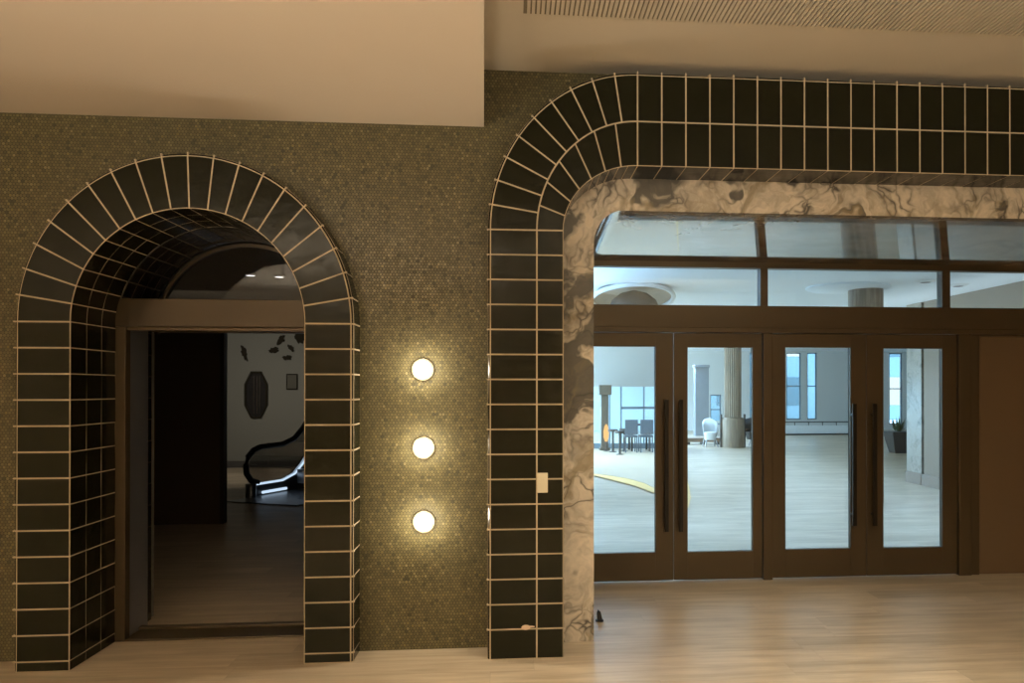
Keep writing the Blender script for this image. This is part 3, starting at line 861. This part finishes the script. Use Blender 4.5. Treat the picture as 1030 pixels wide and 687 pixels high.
q.strip([Vector((p.x, p.y, .018)) for p in inn], [Vector((p.x, p.y, .018)) for p in ou]); q.build('amber_border', 'amber', il)
# fluted column
def gcol(u, v): 
    p = ground(u, v); return p
c = gcol(740, 450.5); c.y += .3
fc = empty('fluted_column', c, 'tall round fluted taupe column with wider base behind the second glass door', 'column')
MB().lathe([(.245, .85), (.245, LZ)], c, 96, flute=.08, nfl=24).build('shaft', 'fluted', fc)
MB().lathe([(1e-3, 0), (.33, 0), (.33, .78), (.30, .85), (.24, .86)], c, 48).build('drum_base', 'fluted', fc)
q = MB(); 
for sx in (-.345, .345): q.box(c.x+sx-.02, c.x+sx+.02, c.y-.05, c.y+.05, 0, .95)
q.build('edge_fin', 'dark_stuff', fc)
# nearer column hidden by the door stiles, its head shows in the transom window
c = ground(871, 505); c.z = 0
c.x -= 0
nc = empty('stone_column', c, 'brown stone column with white round head seen through the middle transom pane', 'column')
MB().lathe([(1e-3, 0), (.25, 0), (.25, 3.17)], c, 40).build('shaft', 'fluted', nc)
MB().lathe([(1e-3, 3.15), (.58, 3.165), (.60, 3.18), (.60, LZ)], (c.x-.28, c.y, 0), 48).build('capital', 'lobby_ceiling', nc)
# grey pilaster and far walls
YB = 22.6
x0, x1 = X(699.5, YB), X(713, YB)
pl = empty('grey_pilaster', ((x0+x1)/2, YB, 0), 'grey square pilaster left of the fluted column', 'pilaster')
zp = at(706, 367, YB).z
gp = simple('grey stone', (.24, .26, .28), .5)
MB().box(x0, x1, YB, YB+.3, .0, zp-.1).build('shaft', gp, pl)
MB().box(x0-.03, x1+.03, YB-.03, YB+.33, zp-.1, zp).build('head', gp, pl, bevel=.01)
# far end wall with window openings down to its sill
ZS = .05
wins = [(714.5, 725.5, 427, 397), (754, 764, 432, 345), (791, 806, 422, 349), (812, 822, 422, 349), (894.5, 908, 427, 349)]
fw = MB(); xs = .1; 
segs = []
for (ua, ub_, vb, vt) in wins:
    xa_, xb_ = X(ua, LY1), X(ub_, LY1); segs.append((xa_, xb_, max(.15, at(ua, vb, LY1).z), min(LZ-.05, at(ua, vt, LY1).z)))
cur = .1
for (xa_, xb_, z0, z1) in segs:
    fw.box(cur, xa_, LY1, LY1+.25, 0, LZ); fw.box(xa_, xb_, LY1, LY1+.25, 0, z0); fw.box(xa_, xb_, LY1, LY1+.25, z1, LZ); cur = xb_
fw.box(cur, 16.4, LY1, LY1+.25, 0, LZ)
struct(fw.build('wall_lobby_end', 'end_wall'))
wn = 4
for (xa_, xb_, z0, z1) in segs:
    o = empty(f'window_{wn}', ((xa_+xb_)/2, LY1+.1, z0), None, None, kind='structure'); wn += 1
    q = MB(); xm = (xa_+xb_)/2
    q.box(xa_, xa_+.04, LY1+.05, LY1+.12, z0, z1); q.box(xb_-.04, xb_, LY1+.05, LY1+.12, z0, z1); q.box(xa_, xb_, LY1+.05, LY1+.12, z0, z0+.04); q.box(xa_, xb_, LY1+.05, LY1+.12, z1-.04, z1)
    q.box(xa_, xb_, LY1+.05, LY1+.12, (z0+z1)/2-.02, (z0+z1)/2+.02)
    q.build('window_frame', 'blue_grey', o)
    MB().box(xa_+.04, xb_-.04, LY1+.08, LY1+.086, z0+.04, z1-.04).build('glass_pane', 'glass', o)
# left side wall of the lobby, with tall windows beyond the hall
sw_ = MB(); sw_.box(-.02, .1, DD+.31, 3.0, 0, LZ); sw_.box(-.02, .1, 12.2, LY1, 0, .1); sw_.box(-.02, .1, 12.2, LY1, LZ-.15, LZ)
for y in (12.2, 14.6, 17.0, 19.4, 21.8, 24.2, 26.1): sw_.box(-.02, .1, y, y+.15, .1, LZ-.15)
sw_.box(-.02, .1, 3.0, 12.2, 0, LZ)
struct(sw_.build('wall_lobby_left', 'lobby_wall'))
# low bench, parapet with rail
q0, q1 = ground(690, 447.5), ground(727, 447.5)
be = empty('low_bench', ((q0.x+q1.x)/2, q0.y, 0), 'long low brown bench left of the fluted column', 'bench')
MB().box(q0.x, q1.x, q0.y, q0.y+.4, .08, .2).build('seat', simple('brown wood', (.24, .17, .12), .5), be, bevel=.01)
for x in (q0.x+.1, (q0.x+q1.x)/2, q1.x-.1): MB().box(x-.04, x+.04, q0.y+.05, q0.y+.35, 0, .08).build('leg', 'dark_stuff', be)
YP = ground(820, 437.5).y
pa = empty('parapet', (X(822, YP), YP, 0), 'long low white parapet with a thin rail behind the third glass door', 'parapet')
xp0, xp1 = X(772, YP), X(884, YP)
MB().box(xp0, xp1, YP, YP+.2, .05, at(820, 428, YP).z).build('parapet_wall', 'white_gloss', pa, bevel=.01)
MB().box(xp0, xp1, YP-.02, YP, 0, .05).build('skirting', 'dark_stuff', pa)
q = MB(); zr = at(820, 424.5, YP).z; zw = at(820, 428, YP).z
q.box(xp0, xp1, YP+.08, YP+.12, zr-.02, zr+.015)
for i in range(9):
    x = xp0+(xp1-xp0)*i/8; q.box(x-.012, x+.012, YP+.09, YP+.11, zw, zr)
q.build('rail', 'dark_stuff', pa)
# white lounge chair, small vase table, dark chair by the column
c = ground(719, 449)
def tub(c, mat, lab, sc=1.0, nm='armchair'):
    o = empty(nm, c, lab, 'chair')
    MB().lathe([(1e-3, .2), (.3*sc, .2), (.34*sc, .42), (1e-3, .44)], c, 24).build('seat', mat, o)
    A_, B_ = [], []
    for i in range(15):
        a = PI*(i/14); A_.append(c+Vector((.36*sc*math.cos(a), .34*sc*math.sin(a), .3))); B_.append(c+Vector((.42*sc*math.cos(a), .40*sc*math.sin(a), .62+.2*math.sin(a))))
    MB().strip(A_, B_, True).build('backrest', mat, o, thick=.04)
    for k in range(4):
        a = PI/4+k*PI/2; MB().tube([c+Vector((.2*math.cos(a), .2*math.sin(a), .22)), c+Vector((.26*math.cos(a), .26*math.sin(a), 0))], .018, 8).build('leg', 'steel', o)
    return o
tub(Vector((c.x-.16, c.y-.1, 0)), 'white_gloss', 'small white rounded armchair between the grey pilaster and fluted column', .55)
c = ground(757, 449.5)
tub(Vector((c.x+.22, c.y+.3, 0)), 'dark_stuff', 'dark armchair just right of the fluted column', 1.0)
# planter and plant behind the pier
c = ground(903.5, 455.5); 
pt = empty('tapered_planter', c, 'dark tapered square planter left of the stone pier', 'planter')
hh = .56; q = MB()
r_, R_ = .17, .30
q.add([(c.x-r_, c.y-r_, 0), (c.x+r_, c.y-r_, 0), (c.x+r_, c.y+r_, 0), (c.x-r_, c.y+r_, 0), (c.x-R_, c.y-R_, hh), (c.x+R_, c.y-R_, hh), (c.x+R_, c.y+R_, hh), (c.x-R_, c.y+R_, hh)],
      [(0, 3, 2, 1), (4, 5, 6, 7), (0, 1, 5, 4), (1, 2, 6, 5), (2, 3, 7, 6), (3, 0, 4, 7)])
q.build('pot', simple('charcoal planter', (.035, .032, .028), .5), pt, bevel=.01)
q = MB(); rnd = random.Random(4)
for i in range(70):
    a = rnd.uniform(0, 2*PI); r = rnd.uniform(0, .16); h = rnd.uniform(.12, .42)
    b0 = Vector((c.x+r*.5*math.cos(a), c.y+r*.5*math.sin(a), hh)); b1 = b0+Vector((r*math.cos(a), r*math.sin(a), h))
    s_ = Vector((-math.sin(a), math.cos(a), 0))*.025; m_ = (b0+b1)/2
    q.add([b0, m_+s_, b1, m_-s_], [(0, 1, 2, 3)])
q.build('foliage', 'leaf', pt)
# ceiling features of the lobby
def ceil(u, v, z=LZ):
    d_ = ray(u, v); return CAM+d_*((z-CAM.z)/d_.z)
c = ceil(636, 291)
rn = empty('ceiling_dish', c, 'large round beige ceiling dish with white rim and dark drum in its centre', 'ceiling dish')
RR = .62
MB().tube([c+Vector((RR*math.cos(a), RR*1.2*math.sin(a), -.15-.13*math.sin(a))) for a in [2*PI*i/48 for i in range(48)]], .035, 8, True).build('rim', 'white_gloss', rn)
q = MB(); ring = [c+Vector((RR*math.cos(a), RR*1.2*math.sin(a), -.15-.13*math.sin(a))) for a in [2*PI*i/48 for i in range(49)]]
q.strip(ring, [c+Vector(((p-c).x*.75, (p-c).y*.75, -.03)) for p in ring], True); q.strip([c+Vector(((p-c).x*.75, (p-c).y*.75, -.03)) for p in ring], [c+Vector(((p-c).x*.02, (p-c).y*.02, -.02)) for p in ring])
q.build('dish', 'beige_rim', rn)
MB().lathe([(.37, -.42), (.37, -.3), (.33, -.2), (.2, -.1), (.05, -.06), (1e-3, -.05)], (c.x-.02, c.y-.3, c.z), 40).build('drum', 'drum', rn)
dv = None
for i, (u, v, lab) in enumerate(((931, 282, 'small round ceiling vent left of the right transom mullion'), (964, 286, 'small round ceiling vent seen through the right transom pane'))):
    p = ceil(u, v)
    if dv is None:
        dv = empty('round_vent', p, lab, 'ceiling vent', 'round vents in the lobby ceiling')
        m_ = MB().lathe([(1e-3, -.03), (.07, -.03)], (0, 0, 0), 24); o = m_.build('grille', 'dark_stuff', dv); o.location = (0, 0, 0)
        m_ = MB().lathe([(.07, -.03), (.10, -.028), (.15, -.001)], (0, 0, 0), 24); o = m_.build('collar', 'white_gloss', dv); o.location = (0, 0, 0)
    else: copy_tree(dv, p, lab)
# lower soffit along the right wall of the lobby
# building across the street
by = 36
bd = empty('office_building', (4, by, 0), 'pale office building outside beyond the lobby windows', 'building')
bm_ = simple('pale facade', (.34, .48, .60), .8)
MB().box(-6, 24, by, by+.5, 0, 14).build('facade', bm_, bd)
gw = simple('office window glass', (.16, .24, .30), .25)
for i in range(14):
    for j in range(4):
        x = -4.5+i*1.9; z = .8+j*2.6
        MB().box(x, x+1.1, by-.03, by, z, z+1.5).build('window', 'bright' if (i*3+j) % 2 else gw, bd)

# ------------------------------------------------------------------ light
Wd = bpy.data.worlds.new('daylight'); S.world = Wd; Wd.use_nodes = True
bg = Wd.node_tree.nodes['Background']; bg.inputs[0].default_value = (.55, .80, 1.0, 1); bg.inputs[1].default_value = 3.5
def area(name, loc, rot, sx, sy, power, color, portal=False, spread=PI):
    l = bpy.data.lights.new(name, 'AREA'); l.shape = 'RECTANGLE'; l.size = sx; l.size_y = sy; l.energy = power; l.color = color; l.spread = spread
    if portal: l.cycles.is_portal = True
    o = bpy.data.objects.new(name, l); COL.objects.link(o); o.location = loc; o.rotation_euler = rot; return o
COOL = (.60, .84, 1.0); WARM = (1.0, .90, .70)
# daylight entering the lobby through its side windows
area('side_window_daylight', (-.06, 19.0, 1.7), (0, -PI/2, 0), 2.8, 13.5, 1400, COOL)
for x in (1.6, 3.7, 5.8):  # added grid of fill spots to brighten the lobby floor, no fixtures there
    for y in (4.2, 7.4, 10.6, 13.8, 18.5, 22.5):
        l = bpy.data.lights.new('lobby_fill_spot', 'SPOT'); l.energy = 350 if y < 15 else 560; l.color = (.54, .84, 1.32); l.spot_size = math.radians(112 if y < 15 else 150); l.spot_blend = .9; l.shadow_soft_size = .1
        o = bpy.data.objects.new('lobby_fill_spot', l); COL.objects.link(o); o.location = (x, y, LZ-.03)
area('lobby_fill_up', (.45, 7.5, 2.35), (PI, 0, 0), .25, 9, 170, (.48, .78, 1.12))  # added fill shining up, out of view, to brighten and cool the ceiling
area('lobby_fill_up', (6.7, 7.0, 2.6), (PI, 0, 0), .25, 6, 9, (.8, .88, .95))  # weak added fill for the right part of the ceiling, no real cove
# glow of the three wall lamps
for i, p in enumerate(LP):
    l = bpy.data.lights.new('lamp_glow', 'POINT'); l.energy = 7.5; l.color = (1, .88, .68); l.shadow_soft_size = .03
    o = bpy.data.objects.new('lamp_glow', l); COL.objects.link(o); o.location = p+Vector((0, -.045, 0))
for (x, y, e) in ((1.2, -1.9, 16), (3.0, -1.9, 9), (4.8, -1.9, 3), (-3.0, -3.3, 18), (-.6, -3.3, 26), (1.7, -3.1, 30), (4.0, -3.1, 15), (-2, -6, 24), (2, -6, 28)):  # added warm fill spots, out of view, for floor, wall and marble
    l = bpy.data.lights.new('room_fill_spot', 'SPOT'); l.energy = e*13.5; l.color = WARM; l.spot_size = math.radians(58 if y == -1.9 else 88); l.spot_blend = .7; l.shadow_soft_size = .07
    o = bpy.data.objects.new('room_fill_spot', l); COL.objects.link(o); o.rotation_euler = (math.radians(28) if y == -1.9 else 0, 0, 0); o.location = (x, y, (ZT_L if x < XSTEP else ZT_R)-.05)
area('fill_uplight', (-2.2, -5.6, 2.3), (PI, 0, 0), 3.0, .5, 520, (1, .92, .76))  # added fill behind the camera that brightens the left ceiling, no real cove
area('fill_uplight', (2.4, -6.2, 2.3), (PI, 0, 0), 3.0, .5, 330, (1, .92, .74))  # same added upward fill for the right ceiling
area('hall_fill', (-5.0, 8.2, HZ-.35), (math.radians(68), 0, 0), 2.5, .8, 34, (1, .93, .80), spread=math.radians(120))  # added fill aimed at the grey end wall, not a lamp of the hall
area('hall_fill', (-2.4, 3.0, HZ-.05), (0, 0, 0), 1.0, 1.0, 1.5, (1, .82, .6))  # faint added fill near the doorway

S.view_settings.view_transform = 'Standard'; S.view_settings.look = 'None'
S.view_settings.gamma = 1; S.view_settings.use_curve_mapping = False
S.view_settings.exposure = 0
cy = S.cycles
cy.use_denoising = True
cy.max_bounces = 10; cy.diffuse_bounces = 5; cy.glossy_bounces = 5; cy.transparent_max_bounces = 16
cy.sample_clamp_indirect = 6; cy.caustics_reflective = False; cy.caustics_refractive = False
